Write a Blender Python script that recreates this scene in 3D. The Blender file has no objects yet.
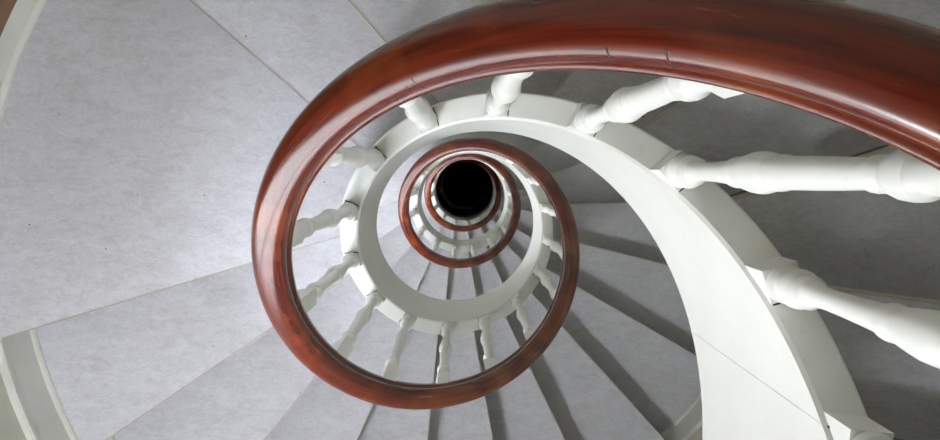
import bpy, math, random
from mathutils import Matrix, Vector
random.seed(7)
PI = math.pi
R_ = math.radians
sc = bpy.context.scene
col = sc.collection

# ------------------------------------------------------------------ camera, world, light, exposure
ZC = 14.20                                   # eye height above the bottom of the stairwell
cam_d = bpy.data.cameras.new('camera')
cam_d.sensor_width = 36.0
cam_d.lens = 691.63 / 940.0 * 36.0
cam_d.clip_start = 0.02
cam = bpy.data.objects.new('camera', cam_d)
col.objects.link(cam)
TA, TB = 0.0739, 0.0095
w2c = Matrix.Rotation(TB, 3, 'Y') @ Matrix.Rotation(TA, 3, 'X')
cam.matrix_world = Matrix.Translation((-0.0424, 0.2798, ZC)) @ w2c.transposed().to_4x4()
sc.camera = cam

world = bpy.data.worlds.new('sky')
sc.world = world
world.use_nodes = True
wn = world.node_tree
bg = wn.nodes['Background']                   # overcast sky: brighter towards the zenith, dull ground below the horizon
tc = wn.nodes.new('ShaderNodeTexCoord')
sx = wn.nodes.new('ShaderNodeSeparateXYZ')
rp = wn.nodes.new('ShaderNodeValToRGB')
mr = wn.nodes.new('ShaderNodeMapRange')
wn.links.new(tc.outputs['Generated'], sx.inputs[0])
mr.inputs['From Min'].default_value = -1.0
mr.inputs['From Max'].default_value = 1.0
wn.links.new(sx.outputs['Z'], mr.inputs['Value'])
wn.links.new(mr.outputs['Result'], rp.inputs['Fac'])
el = rp.color_ramp.elements
el[0].position, el[0].color = 0.485, (0.30, 0.31, 0.32, 1)
el[1].position, el[1].color = 0.515, (0.58, 0.65, 0.74, 1)
e2 = el.new(1.0)
e2.color = (0.84, 0.93, 1.0, 1)
wn.links.new(rp.outputs['Color'], bg.inputs['Color'])
bg.inputs['Strength'].default_value = 20.0

vs = sc.view_settings
vs.view_transform = 'Standard'
vs.look = 'None'
vs.exposure = 0.0
vs.gamma = 1.0
vs.use_curve_mapping = False

PITCH = 2.9767                               # rise in one full turn
R_WALL = 1.64
# openings of the well, repeated on every floor: azimuth, half width (degrees), sill and head relative to the eye
OPENINGS = [(220.0, 24.0, -1.90, -1.25)]
WIN_TURNS = (0, 1, 2)
for n in WIN_TURNS:                          # each opening is a portal for the light of the sky
    for (az, hw, lo_z, hi_z) in OPENINGS:
        ld = bpy.data.lights.new('window_portal', 'AREA')
        ld.shape = 'RECTANGLE'
        ld.size, ld.size_y = 2 * (R_WALL + 0.16) * math.sin(R_(hw)), hi_z - lo_z
        ld.cycles.is_portal = True
        lo = bpy.data.objects.new('window_portal', ld)
        col.objects.link(lo)
        a = R_(az)
        zc = ZC + (lo_z + hi_z) / 2 - n * PITCH
        rr = (R_WALL + 0.17)
        lo.location = (rr * math.cos(a), rr * math.sin(a), zc)
        d = Vector((-math.cos(a), -math.sin(a), 0))
        lo.rotation_euler = d.to_track_quat('-Z', 'Z').to_euler()

# ------------------------------------------------------------------ materials
def new_mat(name):
    m = bpy.data.materials.new(name)
    m.use_nodes = True
    nt = m.node_tree
    b = nt.nodes['Principled BSDF']
    return m, nt, b

def node(nt, t, **kw):
    n = nt.nodes.new(t)
    for k, v in kw.items():
        setattr(n, k, v)
    return n

def ramp(nt, fac, stops):
    r = node(nt, 'ShaderNodeValToRGB')
    el = r.color_ramp.elements
    while len(el) < len(stops):
        el.new(0.5)
    for e, (p, c) in zip(el, stops):
        e.position = p
        e.color = (c[0], c[1], c[2], 1)
    nt.links.new(fac, r.inputs['Fac'])
    return r.outputs['Color']

def noise(nt, vec, scale, detail=4, rough=0.55, dist=0.0):
    n = node(nt, 'ShaderNodeTexNoise')
    n.inputs['Scale'].default_value = scale
    n.inputs['Detail'].default_value = detail
    n.inputs['Roughness'].default_value = rough
    n.inputs['Distortion'].default_value = dist
    if vec is not None:
        nt.links.new(vec, n.inputs['Vector'])
    return n.outputs['Fac']

def mixc(nt, fac, a, b, mode='MIX'):
    m = node(nt, 'ShaderNodeMix', data_type='RGBA', blend_type=mode)
    for s, v in ((m.inputs[0], fac), (m.inputs[6], a), (m.inputs[7], b)):
        if hasattr(v, 'is_linked'):
            nt.links.new(v, s)
        else:
            s.default_value = v if isinstance(v, float) else (v[0], v[1], v[2], 1)
    return m.outputs[2]

def bump(nt, b, h, strength, dist=0.01):
    n = node(nt, 'ShaderNodeBump')
    n.inputs['Strength'].default_value = strength
    n.inputs['Distance'].default_value = dist
    nt.links.new(h, n.inputs['Height'])
    nt.links.new(n.outputs['Normal'], b.inputs['Normal'])

def geo_pos(nt):
    return node(nt, 'ShaderNodeNewGeometry').outputs['Position']

def m_linoleum():
    m, nt, b = new_mat('linoleum')
    p = geo_pos(nt)
    mp = node(nt, 'ShaderNodeMapping')       # marbled sheet: streaks run one way
    nt.links.new(p, mp.inputs['Vector'])
    mp.inputs['Rotation'].default_value = (0, 0, 0.5)
    mp.inputs['Scale'].default_value = (1.0, 2.2, 1.0)
    q = mp.outputs['Vector']
    f1 = noise(nt, q, 17, 8, 0.75, 1.1)
    f2 = noise(nt, q, 95, 5, 0.7, 0.4)
    f3 = noise(nt, q, 7.5, 4, 0.6, 0.6)
    c = ramp(nt, f1, [(0.30, (0.40, 0.385, 0.42)), (0.50, (0.60, 0.585, 0.645)), (0.70, (0.73, 0.72, 0.78))])
    c = mixc(nt, 0.45, c, ramp(nt, f2, [(0.3, (0.42, 0.405, 0.44)), (0.7, (0.77, 0.755, 0.81))]))
    c = mixc(nt, 0.17, c, ramp(nt, f3, [(0.35, (0.44, 0.42, 0.435)), (0.62, (0.68, 0.67, 0.735))]))
    # a few dark specks and pale scratches trodden into the floor
    v = node(nt, 'ShaderNodeTexVoronoi')
    v.inputs['Scale'].default_value = 9
    nt.links.new(p, v.inputs['Vector'])
    spk = ramp(nt, v.outputs['Distance'], [(0.018, (1, 1, 1)), (0.028, (0, 0, 0))])
    c = mixc(nt, spk, c, (0.10, 0.09, 0.09))
    nt.links.new(c, b.inputs['Base Color'])
    b.inputs['Roughness'].default_value = 0.55
    b.inputs['Specular IOR Level'].default_value = 0.12
    bump(nt, b, f1, 0.25, 0.004)
    return m

def m_paint(name, c0, c1, rough=0.35, dirt=0.25):
    m, nt, b = new_mat(name)
    p = geo_pos(nt)
    f = noise(nt, p, 7, 5, 0.6, 0.3)
    c = ramp(nt, f, [(0.35, c1), (0.62, c0)])
    g = noise(nt, p, 34, 5, 0.7, 0.8)
    c = mixc(nt, ramp(nt, g, [(0.64, (0, 0, 0)), (0.80, (dirt, dirt, dirt))]), c, (0.42, 0.40, 0.36))
    nt.links.new(c, b.inputs['Base Color'])
    b.inputs['Roughness'].default_value = rough
    bump(nt, b, noise(nt, p, 60, 3), 0.06, 0.003)
    return m

def m_wood():
    m, nt, b = new_mat('mahogany')
    uv = node(nt, 'ShaderNodeUVMap').outputs['UV']
    mp = node(nt, 'ShaderNodeMapping')
    nt.links.new(uv, mp.inputs['Vector'])
    mp.inputs['Scale'].default_value = (3.0, 16.0, 1.0)
    grain = noise(nt, mp.outputs['Vector'], 1.6, 6, 0.60, 0.35)
    p = geo_pos(nt)
    big = noise(nt, p, 6.0, 2, 0.5, 0.2)
    mp2 = node(nt, 'ShaderNodeMapping')
    nt.links.new(uv, mp2.inputs['Vector'])
    mp2.inputs['Scale'].default_value = (30.0, 18.0, 1.0)
    spot = noise(nt, mp2.outputs['Vector'], 1.0, 3, 0.6, 0.3)
    c = ramp(nt, grain, [(0.28, (0.045, 0.0040, 0.0018)), (0.52, (0.115, 0.0100, 0.0032)), (0.75, (0.165, 0.018, 0.005))])
    worn = ramp(nt, big, [(0.46, (0, 0, 0)), (0.66, (0.8, 0.8, 0.8))])
    c = mixc(nt, worn, c, ramp(nt, grain, [(0.3, (0.15, 0.020, 0.004)), (0.7, (0.27, 0.062, 0.012))]))
    c = mixc(nt, ramp(nt, spot, [(0.68, (0, 0, 0)), (0.76, (0.75, 0.75, 0.75))]), c, (0.018, 0.006, 0.004))
    nt.links.new(c, b.inputs['Base Color'])
    rr = ramp(nt, grain, [(0.3, (0.22, 0.22, 0.22)), (0.7, (0.28, 0.28, 0.28))])
    nt.links.new(rr, b.inputs['Roughness'])
    b.inputs['Specular IOR Level'].default_value = 0.35
    b.inputs['Coat Weight'].default_value = 0.45
    b.inputs['Coat Roughness'].default_value = 0.12
    bump(nt, b, grain, 0.05, 0.002)
    return m

def m_plain(name, c, rough=0.5, metal=0.0):
    m, nt, b = new_mat(name)
    p = geo_pos(nt)
    f = noise(nt, p, 25, 4)
    k = 0.82
    nt.links.new(ramp(nt, f, [(0.3, tuple(x * k for x in c)), (0.7, c)]), b.inputs['Base Color'])
    b.inputs['Roughness'].default_value = rough
    b.inputs['Metallic'].default_value = metal
    return m

def m_glass():
    m = bpy.data.materials.new('window_glass')
    m.use_nodes = True
    nt = m.node_tree
    nt.nodes.clear()
    o = node(nt, 'ShaderNodeOutputMaterial')
    mx = node(nt, 'ShaderNodeMixShader')
    t = node(nt, 'ShaderNodeBsdfTransparent')
    g = node(nt, 'ShaderNodeBsdfGlossy')
    g.inputs['Roughness'].default_value = 0.03
    fr = node(nt, 'ShaderNodeFresnel')
    nt.links.new(fr.outputs[0], mx.inputs[0])
    nt.links.new(t.outputs[0], mx.inputs[1])
    nt.links.new(g.outputs[0], mx.inputs[2])
    nt.links.new(mx.outputs[0], o.inputs[0])
    return m

def m_opal():
    m, nt, b = new_mat('added_lamp_glow')  # glowing globe of the lamps added out of view
    b.inputs['Base Color'].default_value = (0.9, 0.9, 0.9, 1)
    b.inputs['Emission Color'].default_value = (0.90, 0.955, 1.0, 1)
    b.inputs['Emission Strength'].default_value = ADDED_LAMP
    return m

ADDED_LAMP = 81.0  # glow strength of the added lamps
M = {
    'opal': m_opal(),
    'brass': m_plain('brass', (0.55, 0.40, 0.16), 0.3, 1.0),
    'lino': m_linoleum(),
    'white': m_paint('white_gloss_paint', (0.83, 0.825, 0.795), (0.79, 0.785, 0.755), 0.32, 0.4),
    'skirt': m_paint('cream_gloss_paint', (0.72, 0.71, 0.66), (0.66, 0.65, 0.60), 0.4, 0.3),
    'wall': m_paint('pale_green_wall', (0.58, 0.575, 0.50), (0.54, 0.535, 0.46), 0.8, 0.1),
    'ceil': m_paint('white_plaster', (0.80, 0.80, 0.78), (0.77, 0.77, 0.75), 0.85, 0.05),
    'wood': m_wood(),
    'riser': m_plain('riser_dark_brown', (0.125, 0.105, 0.085), 0.6),
    'nosing': m_plain('beige_nosing', (0.52, 0.46, 0.36), 0.45),
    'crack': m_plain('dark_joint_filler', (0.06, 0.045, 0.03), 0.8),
    'seam': m_plain('old_paint_seam', (0.74, 0.73, 0.70), 0.5),
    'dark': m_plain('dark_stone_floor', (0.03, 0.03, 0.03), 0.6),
    'door': m_plain('brown_door_wood', (0.22, 0.12, 0.055), 0.4),
    'glass': m_glass(),
}

# ------------------------------------------------------------------ helpers
def mesh_data(name, v, f, mat, smooth=False, uv=None, crease=None):
    me = bpy.data.meshes.new(name)
    me.from_pydata(v, [], f)
    me.materials.append(M[mat])
    if smooth:
        for p in me.polygons:
            p.use_smooth = True
    if uv is not None:
        ul = me.uv_layers.new(name='UVMap')
        for lp in me.loops:
            ul.data[lp.index].uv = uv[lp.vertex_index]
    me.update()
    return me

def obj(name, me, parent=None, loc=(0, 0, 0), rz=0.0):
    o = bpy.data.objects.new(name, me)
    col.objects.link(o)
    o.parent = parent
    o.location = loc
    o.rotation_euler = (0, 0, rz)
    return o

def tag(o, label=None, cat=None, group=None, kind=None):
    if label: o['label'] = label
    if cat: o['category'] = cat
    if group: o['group'] = group
    if kind: o['kind'] = kind
    return o

def slab(name, poly, z0, z1, mat, bev=0.0):
    """horizontal polygon (counter-clockwise) between two heights"""
    n = len(poly)
    v = [(x, y, z0) for x, y in poly] + [(x, y, z1) for x, y in poly]
    f = [tuple(range(n - 1, -1, -1)), tuple(range(n, 2 * n))]
    f += [(i, (i + 1) % n, n + (i + 1) % n, n + i) for i in range(n)]
    return mesh_data(name, v, f, mat)

def box_mesh(name, x0, x1, y0, y1, z0, z1, mat, bev=0.0):
    v = [(x, y, z) for z in (z0, z1) for x, y in ((x0, y0), (x1, y0), (x1, y1), (x0, y1))]
    f = [(3, 2, 1, 0), (4, 5, 6, 7), (0, 1, 5, 4), (1, 2, 6, 5), (2, 3, 7, 6), (3, 0, 4, 7)]
    return mesh_data(name, v, f, mat)

def arc(r, a0, a1, n):
    return [(r * math.cos(R_(a0 + (a1 - a0) * i / n)), r * math.sin(R_(a0 + (a1 - a0) * i / n))) for i in range(n + 1)]

def sweep(name, prof, a0, a1, n, fn, mat, smooth=True, closed=True, caps=True):
    """sweep a profile of (u, v) points from angle a0 to a1 (degrees); fn(angle, u, v) gives the point"""
    m = len(prof)
    v, uv, f = [], [], []
    for i in range(n + 1):
        a = a0 + (a1 - a0) * i / n
        for j, (pu, pv) in enumerate(prof):
            v.append(fn(a, pu, pv))
            uv.append((a * 0.01, j / m))
    for i in range(n):
        for j in range(m if closed else m - 1):
            j2 = (j + 1) % m
            f.append((i * m + j, i * m + j2, (i + 1) * m + j2, (i + 1) * m + j))
    if caps and closed:
        f.append(tuple(range(m - 1, -1, -1)))
        f.append(tuple(n * m + j for j in range(m)))
    return mesh_data(name, v, f, mat, smooth, uv)

def lathe_mesh(name, prof, mat, seg=20, z0=0.0):
    v, f = [], []
    m = len(prof)
    for i in range(seg):
        a = 2 * PI * i / seg
        for r, z in prof:
            v.append((r * math.cos(a), r * math.sin(a), z + z0))
    for i in range(seg):
        k = (i + 1) % seg
        for j in range(m - 1):
            f.append((i * m + j, k * m + j, k * m + j + 1, i * m + j + 1))
    f.append(tuple(i * m for i in range(seg - 1, -1, -1)))
    f.append(tuple(i * m + m - 1 for i in range(seg)))
    me = mesh_data(name, v, f, mat, True)
    me.set_sharp_from_angle(angle=R_(33))
    return me

def sharp(o, ang=35):
    md = o.modifiers.new('edge_split', 'EDGE_SPLIT')
    md.split_angle = R_(ang)

def bevel(o, w, seg=2):
    md = o.modifiers.new('bevel', 'BEVEL')
    md.width = w
    md.segments = seg
    md.limit_method = 'ANGLE'
    md.angle_limit = R_(40)

# ------------------------------------------------------------------ geometry of the stair
H = PITCH / 16                               # riser height, 16 risers in a turn
R_IN, R_OUT = 0.3903, 0.4506                 # inner string
R_RAIL, R_BAL = 0.4190, 0.419
RAIL_X, RAIL_Y = -0.006, -0.008              # the rail leans a little off the axis
def z_rail(th): return ZC + 0.0828 - 0.022 - PITCH * th / 360.0 - 0.49e-4 * min(45.0, max(0.0, 80.0 - th)) ** 2
def z_string(th): return ZC + 0.0828 - 0.9182 - PITCH * th / 360.0
STRING_H = 0.490
Z_L2 = ZC - 2.286
def z_nose(k): return Z_L2 - (k - 4) * H
# one turn of nosing lines: direction of the line and its signed distance from the axis of the well
NOSE = [(32.2, 0.126), (51.0, 0.152), (131.6, -0.223), (138.9, -0.025), (196.8, -0.184), (214.2, -0.170), (231.2, -0.152),
        (245.8, -0.095), (264.4, -0.112), (280.0, -0.079), (295.8, -0.049), (312.2, -0.016), (329.8, -0.024), (346.0, 0.008),
        (361.2, 0.056), (379.1, 0.071)]
NOSE_NEAR = {-1: (18.0, 0.058), -2: (-7.8, 0.155)}      # the two treads nearest the eye run a little differently
def nose(k):
    if k in NOSE_NEAR:
        return NOSE_NEAR[k]
    t, i = divmod(k, 16)
    d, o = NOSE[i]
    return d + 360.0 * t, o
def line_pt(k, r, back=0.0):
    """point of nosing line k at radius r, the line moved uphill by back; returns angle in degrees (continuous)"""
    d, o = nose(k)
    o = o - back
    return d + math.degrees(math.asin(max(-0.99, min(0.99, o / r))))

K0, K1 = -28, 67
TH0, TH1 = -545.0, 1640.0

# ------------------------------------------------------------------ the setting: wall, floor, ceiling, windows
Z_TOP = ZC + 6.1
def build_wall():
    cuts = [(az, hw, ZC + l - n * PITCH, ZC + h - n * PITCH) for n in WIN_TURNS for az, hw, l, h in OPENINGS]
    azs = sorted(set([i * 5.0 for i in range(72)] + [c[0] - c[1] for c in cuts] + [c[0] + c[1] for c in cuts]))
    zs = sorted(set([0.0, Z_TOP] + [c[2] for c in cuts] + [c[3] for c in cuts]))
    zs = [z for z in zs if z <= Z_TOP]
    na, nz = len(azs), len(zs)
    def hole(i, j):
        i = i % na
        a = (azs[i] + (azs[i + 1] if i + 1 < na else 360.0)) / 2
        if not 0 <= j < nz - 1:
            return False
        zc = (zs[j] + zs[j + 1]) / 2
        return any(abs(a - c[0]) < c[1] and c[2] < zc < c[3] for c in cuts)
    v, f = [], []
    for r in (R_WALL, R_WALL + 0.16):
        for z in zs:
            for a in azs:
                v.append((r * math.cos(R_(a)), r * math.sin(R_(a)), z))
    def ix(s, j, i): return s * na * nz + j * na + i % na
    for j in range(nz - 1):
        for i in range(na):
            if hole(i, j):
                if not hole(i - 1, j): f.append((ix(0, j, i), ix(1, j, i), ix(1, j + 1, i), ix(0, j + 1, i)))
                if not hole(i + 1, j): f.append((ix(0, j, i + 1), ix(0, j + 1, i + 1), ix(1, j + 1, i + 1), ix(1, j, i + 1)))
                if not hole(i, j - 1): f.append((ix(0, j, i), ix(0, j, i + 1), ix(1, j, i + 1), ix(1, j, i)))
                if not hole(i, j + 1): f.append((ix(0, j + 1, i), ix(1, j + 1, i), ix(1, j + 1, i + 1), ix(0, j + 1, i + 1)))
                continue
            f.append((ix(0, j, i + 1), ix(0, j, i), ix(0, j + 1, i), ix(0, j + 1, i + 1)))
            f.append((ix(1, j, i), ix(1, j, i + 1), ix(1, j + 1, i + 1), ix(1, j + 1, i)))
    return mesh_data('wall_outer', v, f, 'wall')
wall = tag(obj('wall_outer', build_wall()), 'pale green round wall enclosing the stairwell', None, None, 'structure')
ring = arc(R_WALL + 0.16, 0, 355, 71)
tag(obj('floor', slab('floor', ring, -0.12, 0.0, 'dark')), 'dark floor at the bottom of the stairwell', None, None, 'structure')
tag(obj('ceiling', slab('ceiling', ring, Z_TOP, Z_TOP + 0.12, 'ceil')), 'white ceiling over the stairwell', None, None, 'structure')

wi = 0
for n in WIN_TURNS:
    for wa, whalf, wlo, whi in OPENINGS:
        wi += 1
        w = tag(obj('window_%d' % wi, None), '%s white framed daylight window in the round wall' % ('highest', 'middle', 'lowest')[n], None, None, 'structure')
        zl, zh = ZC + wlo - n * PITCH, ZC + whi - n * PITCH
        a0, a1 = wa - whalf, wa + whalf
        cyl = lambda a, u, q: (u * math.cos(R_(a)), u * math.sin(R_(a)), q)
        r0, r1 = R_WALL + 0.06, R_WALL + 0.11
        def bar(aa, ab, za, zb, nm):
            obj(nm, sweep(nm, [(r0, za), (r1, za), (r1, zb), (r0, zb)], aa, ab, max(1, int((ab - aa) / 4)), cyl, 'white', False), w)
        bar(a0, a1, zl, zl + 0.05, 'frame_rail')
        bar(a0, a1, zh - 0.05, zh, 'frame_rail')
        for aa in (a0, wa - 0.8, a1 - 1.6):
            bar(aa, aa + 1.6, zl, zh, 'frame_stile')
        for (aa, ab) in ((a0 + 1.6, wa - 0.8), (wa + 0.8, a1 - 1.6)):
            za, zb = zl + 0.05, zh - 0.05
            obj('pane', sweep('pane', [(r0 + 0.02, za), (r0 + 0.024, za), (r0 + 0.024, zb), (r0 + 0.02, zb)], aa, ab, 5, cyl, 'glass', False), w)
        obj('window_sill', sweep('window_sill', [(R_WALL - 0.05, zl - 0.03), (R_WALL + 0.06, zl - 0.03), (R_WALL + 0.06, zl), (R_WALL - 0.05, zl)],
                                 a0 - 1.5, a1 + 1.5, 12, cyl, 'white', False), w)

# ------------------------------------------------------------------ staircase
stair = tag(obj('spiral_staircase', None), 'grey linoleum spiral staircase with white inner string winding round an open well', 'staircase')

R_T0, R_T1 = 0.440, R_WALL - 0.004
tread_me, nose_me, riser_me = {}, {}, {}
def step_meshes(i):
    ku, kl = i - 1, i                        # riser behind, nosing in front
    ia0, ia1 = line_pt(ku, R_T0, -0.012 + 0.03), line_pt(kl, R_T0)
    oa0, oa1 = line_pt(ku, R_T1, 0.03 - 0.012), line_pt(kl, R_T1)
    ni, no = max(3, int((ia1 - ia0) / 6)), max(3, int((oa1 - oa0) / 4))
    poly = arc(R_T1, oa0, oa1, no) + list(reversed(arc(R_T0, ia0, ia1, ni)))
    tread_me[i] = slab('tread', poly, -0.03, 0.0, 'lino')
    tread_me[i].materials.append(M['riser'])
    for p in tread_me[i].polygons:
        p.material_index = 0 if p.normal.z > 0.9 else 1
    d, o = nose(kl)
    dx, dy = math.cos(R_(d)), math.sin(R_(d))
    nx, ny = -dy, dx                         # downhill side
    def strip(off0, off1):
        pts = []
        for off, rs in ((off1, (R_T0, R_T1)), (off0, (R_T1, R_T0))):
            for r in rs:
                t = math.sqrt(r * r - off * off)
                pts.append((dx * t + nx * off, dy * t + ny * off))
        return pts[::-1]
    nose_me[i] = slab('nosing', strip(o - 0.0030, o + 0.0012), -0.031, 0.0012, 'nosing')
    riser_me[i] = slab('riser', strip(o - 0.034, o - 0.018), -H, -0.03, 'riser')
for i in list(range(16, 32)) + [-2, -1, 0]:
    step_meshes(i)
def step_key(k): return k if k in (-2, -1, 0) else 16 + k % 16
for k in range(K0, K1 + 1):
    i = step_key(k)
    z = z_nose(k)
    if z < 0.01: continue
    t = obj('tread', tread_me[i], stair, (0, 0, z))
    obj('nosing', nose_me[i], t)
    if z - H > -0.02:
        r = obj('riser', riser_me[i], stair, (0, 0, z))

def helix_pt(a, u, q):
    return (u * math.cos(R_(a)), u * math.sin(R_(a)), z_string(a) + q)
sp = [(R_IN, -0.006), (R_IN + 0.006, 0.0), (R_OUT - 0.004, 0.0), (R_OUT, -0.004), (R_OUT, -STRING_H), (R_IN + 0.006, -STRING_H), (R_IN, -STRING_H + 0.006)]
s = obj('inner_string', sweep('inner_string', sp, TH0, TH1, 880, helix_pt, 'white'), stair)
sharp(s, 30)
tag(s, 'white painted curved inner string below the balusters')
seam_me = box_mesh('seam', R_IN - 0.0005, R_IN + 0.001, -0.0006, 0.0006, -STRING_H + 0.004, -0.008, 'seam')
seam_top = box_mesh('seam', R_IN + 0.004, R_OUT - 0.004, -0.0009, 0.0009, -0.003, 0.0016, 'crack')
for a in (-4.0,):         # butt joints of the string boards
    obj('seam', seam_me, s, (0, 0, z_string(a)), R_(a))
    obj('seam', seam_top, s, (0, 0, z_string(a)), R_(a))

# ------------------------------------------------------------------ skirting along the wall
base = tag(obj('baseboard_outer', None), 'cream painted stepped skirting along the round wall', None, None, 'structure')
sk_me = {}
for i in range(16, 32):
    a0, a1 = line_pt(i - 1, R_WALL - 0.01), line_pt(i, R_WALL - 0.01)
    hh = 0.125 if i in (18, 20) else 0.19
    r = R_WALL
    pr = [(r - 0.001, 0.0), (r - 0.032, 0.0), (r - 0.032, 0.008), (r - 0.029, 0.015), (r - 0.024, 0.020), (r - 0.018, 0.021), (r - 0.018, hh - 0.03),
          (r - 0.024, hh - 0.022), (r - 0.024, hh - 0.008), (r - 0.018, hh), (r - 0.001, hh)]
    cyl2 = lambda a, u, q: (u * math.cos(R_(a)), u * math.sin(R_(a)), q)
    sk_me[i] = sweep('skirting_board', pr, a0, a1, max(3, int((a1 - a0) / 3)), cyl2, 'skirt', False)
for k in range(K0, K1 + 1):
    z = z_nose(k)
    if z < 0.01: continue
    obj('skirting_board', sk_me[16 + k % 16], base, (0, 0, z))

# brown wooden door above the skirting of the wide left landing
door = tag(obj('door_1', None), 'brown wooden double door on the wide left landing', None, None, 'structure')
zl = z_nose(4)
cyl3 = lambda a, u, q: (u * math.cos(R_(a)), u * math.sin(R_(a)), zl + q)
def dbar(nm, r0, r1, a0, a1, z0, z1, mat='door'):
    return obj(nm, sweep(nm, [(r0, z0), (r1, z0), (r1, z1), (r0, z1)], a0, a1, 10, cyl3, mat, False), door)
dbar('door_leaf', R_WALL - 0.022, R_WALL - 0.002, 149.0, 193.0, 0.127, 2.1)
dbar('door_stile', R_WALL - 0.034, R_WALL - 0.022, 149.0, 152.0, 0.127, 2.1)
dbar('door_stile', R_WALL - 0.034, R_WALL - 0.022, 169.5, 172.5, 0.127, 2.1)
dbar('door_stile', R_WALL - 0.034, R_WALL - 0.022, 190.0, 193.0, 0.127, 2.1)
for (aa, ab) in ((152.0, 169.5), (172.5, 190.0)):
    dbar('door_rail', R_WALL - 0.034, R_WALL - 0.022, aa, ab, 0.127, 0.24)
    dbar('door_rail', R_WALL - 0.034, R_WALL - 0.022, aa, ab, 0.95, 1.08)
    dbar('door_rail', R_WALL - 0.034, R_WALL - 0.022, aa, ab, 1.98, 2.1)

# ------------------------------------------------------------------ balustrade: handrail and turned balusters
balu = tag(obj('balustrade', None), 'spiral balustrade of white turned balusters under a polished mahogany handrail', 'balustrade')

slope = math.atan2(PITCH, 2 * PI * R_RAIL)
cs, sn = math.cos(slope), math.sin(slope)
def rail_pt(a, u, q):
    """u along the radius, q along the normal of the rail's centre line"""
    ca, sa = math.cos(R_(a)), math.sin(R_(a))
    tx, ty = -sa, ca                          # downhill, horizontal
    r = R_RAIL + u
    return (RAIL_X + r * ca + tx * q * sn, RAIL_Y + r * sa + ty * q * sn, z_rail(a) + q * cs)
W = 0.0360
prof = []
for j in range(17):                           # rounded top, outer to inner side
    t = PI * j / 16
    prof.append(((W - 0.003) * math.copysign(abs(math.cos(t)) ** 0.8, math.cos(t)), -0.006 + 0.024 * math.sin(t) ** 0.85))
side = [(0.0045, -0.012), (0.0085, -0.0145), (0.0095, -0.0165), (0.0045, -0.0180), (0.0008, -0.0205), (0.0, -0.0235), (0.0012, -0.0265), (0.0050, -0.0285),
        (0.0090, -0.0295), (0.0095, -0.0320), (0.0065, -0.0335), (0.0065, -0.044)]
prof += [(-W + x, y) for x, y in side] + [(W - x, y) for x, y in reversed(side)]
rail = obj('handrail', sweep('handrail', prof, TH0 + 5, TH1 - 20, 1550, rail_pt, 'wood'), balu)
tag(rail, 'polished red-brown mahogany handrail')
for a, j0, j1 in ((71.5, 11, 17), (77.0, 12, 15), (102.0, 11, 17), (103.6, 12, 15), (186.0, 12, 18), (265.0, 9, 13), (352.0, 10, 15)):   # hairline cracks at the glued joints
    top = [(u, q) for u, q in prof[j0:j1]]
    low = [(u * 0.97, q - 0.0012) for u, q in reversed(top)]
    jp = [(u * 1.008, q + 0.0003) for u, q in top] + low
    obj('joint', sweep('joint', jp, a, a + 0.13, 1, rail_pt, 'crack'), rail)

bprof = [(0.0245, 0.030), (0.0268, 0.034), (0.0268, 0.047), (0.0225, 0.050), (0.0203, 0.056), (0.0206, 0.063), (0.0238, 0.065), (0.0268, 0.073), (0.0268, 0.081),
         (0.0238, 0.089), (0.0205, 0.091), (0.0200, 0.097), (0.0224, 0.099), (0.0224, 0.107), (0.0190, 0.110), (0.0160, 0.121), (0.0142, 0.134), (0.0136, 0.150),
         (0.0140, 0.185), (0.0152, 0.225), (0.0168, 0.268), (0.0200, 0.271), (0.0207, 0.278), (0.0200, 0.285), (0.0180, 0.288), (0.0178, 0.296), (0.0206, 0.299),
         (0.0232, 0.316), (0.0256, 0.336), (0.0258, 0.354), (0.0240, 0.369), (0.0208, 0.380), (0.0182, 0.383), (0.0182, 0.389), (0.0208, 0.392), (0.0213, 0.400),
         (0.0206, 0.408), (0.0188, 0.411), (0.0186, 0.430), (0.0176, 0.480), (0.0160, 0.530), (0.0142, 0.574), (0.0166, 0.577), (0.0172, 0.584), (0.0166, 0.591),
         (0.0148, 0.594), (0.0150, 0.602), (0.0180, 0.606), (0.0215, 0.620), (0.0224, 0.632), (0.0216, 0.644), (0.0185, 0.648), (0.0165, 0.655), (0.0180, 0.688), (0.0190, 0.700)]
shaft_me = lathe_mesh('baluster', bprof, 'white', 24)
bw = 0.0245
gs = PITCH / (2 * PI * R_BAL)                 # slope of the string top at the baluster
# local frame: x outward, y downhill (counter-clockwise)
v = []
for (x, y) in ((-0.0235, -bw), (0.0265, -bw), (0.0265, bw), (-0.0235, bw)):
    v.append((x, y, -y * gs - 0.006))
for (x, y) in ((-0.0235, -bw), (0.0265, -bw), (0.0265, bw), (-0.0235, bw)):
    v.append((x, y, 0.030))
block_me = mesh_data('base_block', v, [(3, 2, 1, 0), (4, 5, 6, 7), (0, 1, 5, 4), (1, 2, 6, 5), (2, 3, 7, 6), (3, 0, 4, 7)], 'white')
cw = 0.0195
def cap_mesh(top):
    q = ((-cw, -cw), (cw, -cw), (cw, cw), (-cw, cw))
    v = [(x, y, 0.700) for x, y in q] + [(x, y, top - y * gs) for x, y in q]
    return mesh_data('cap_block', v, [(3, 2, 1, 0), (4, 5, 6, 7), (0, 1, 5, 4), (1, 2, 6, 5), (2, 3, 7, 6), (3, 0, 4, 7)], 'white')
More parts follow.
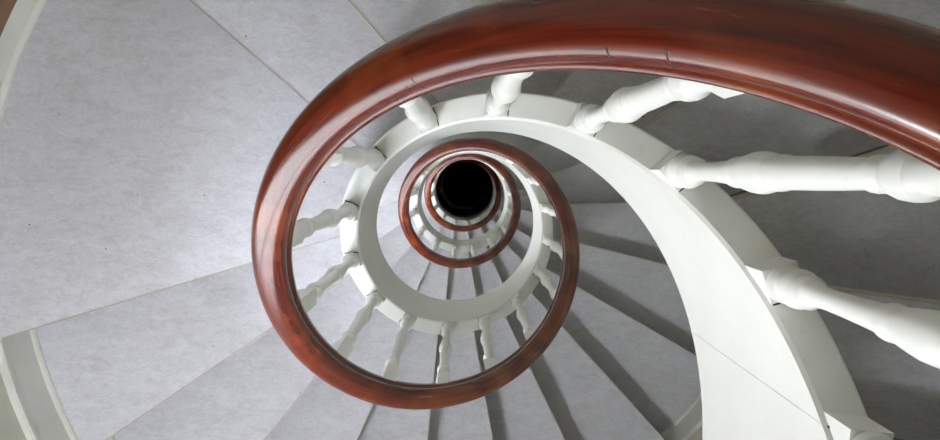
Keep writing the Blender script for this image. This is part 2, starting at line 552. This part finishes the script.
gap_me = box_mesh('joint_gap', -0.022, 0.025, -bw - 0.0022, -bw + 0.0004, 0.010, 0.0312, 'crack')

meas = [16.9, 41.1, 62.5, 85.8, 108.5, 133.0, 159.0, 183.9, 208.5, 231.0, 254.8, 277.2, 301.0, 325.0, 346.4]
angs = list(meas)
a = meas[0]
while a - 22.5 > TH0 + 8:
    a -= 22.5
    angs.insert(0, a)
a = meas[-1]
while a + 22.3 < TH1 - 25:
    a += 22.3
    angs.append(a)
caps = {}
for a in angs:
    b = obj('baluster', shaft_me, balu, (R_BAL * math.cos(R_(a)), R_BAL * math.sin(R_(a)), z_string(a)), R_(a))
    obj('base_block', block_me, b)
    top = round(z_rail(a) - z_string(a) - 0.044 / cs + 0.006, 3)
    if top not in caps:
        caps[top] = cap_mesh(top)
    obj('cap_block', caps[top], b)
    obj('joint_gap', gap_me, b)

# ------------------------------------------------------------------ globe lamps added out of view to light the treads, one per floor
def ball(r, cx, cz, n=12, m=20):
    return [(max(0.002, r * math.sin(PI * i / n)), cz - r * math.cos(PI * i / n)) for i in range(n + 1)]
globe_me = lathe_mesh('globe', ball(0.17, 0, 0.0), 'opal', 28)
rose_me = lathe_mesh('wall_rose', [(0.055, 0.0), (0.06, 0.006), (0.05, 0.016), (0.02, 0.022)], 'brass', 20)
arm_me = lathe_mesh('bracket_arm', [(0.012, 0.0), (0.012, 0.035), (0.03, 0.04), (0.045, 0.06)], 'brass', 14)
FLOORS = {-1: 'uppermost', 0: 'second highest', 1: 'second lowest', 2: 'lowest'}
for n in FLOORS:
    a = 233.0
    lp = tag(obj('added_lamp', None, None, ((R_WALL - 0.002) * math.cos(R_(a)), (R_WALL - 0.002) * math.sin(R_(a)), ZC - 0.72 - n * PITCH), R_(a)),
             '%s added unseen opal globe lamp on a brass arm' % FLOORS[n], 'lamp', 'added lamps out of view')
    obj('globe', globe_me, lp, (-0.215, 0, 0))
    for nm, me in (('wall_rose', rose_me), ('bracket_arm', arm_me)):
        o = obj(nm, me, lp)
        o.rotation_euler = (0, -PI / 2, 0)
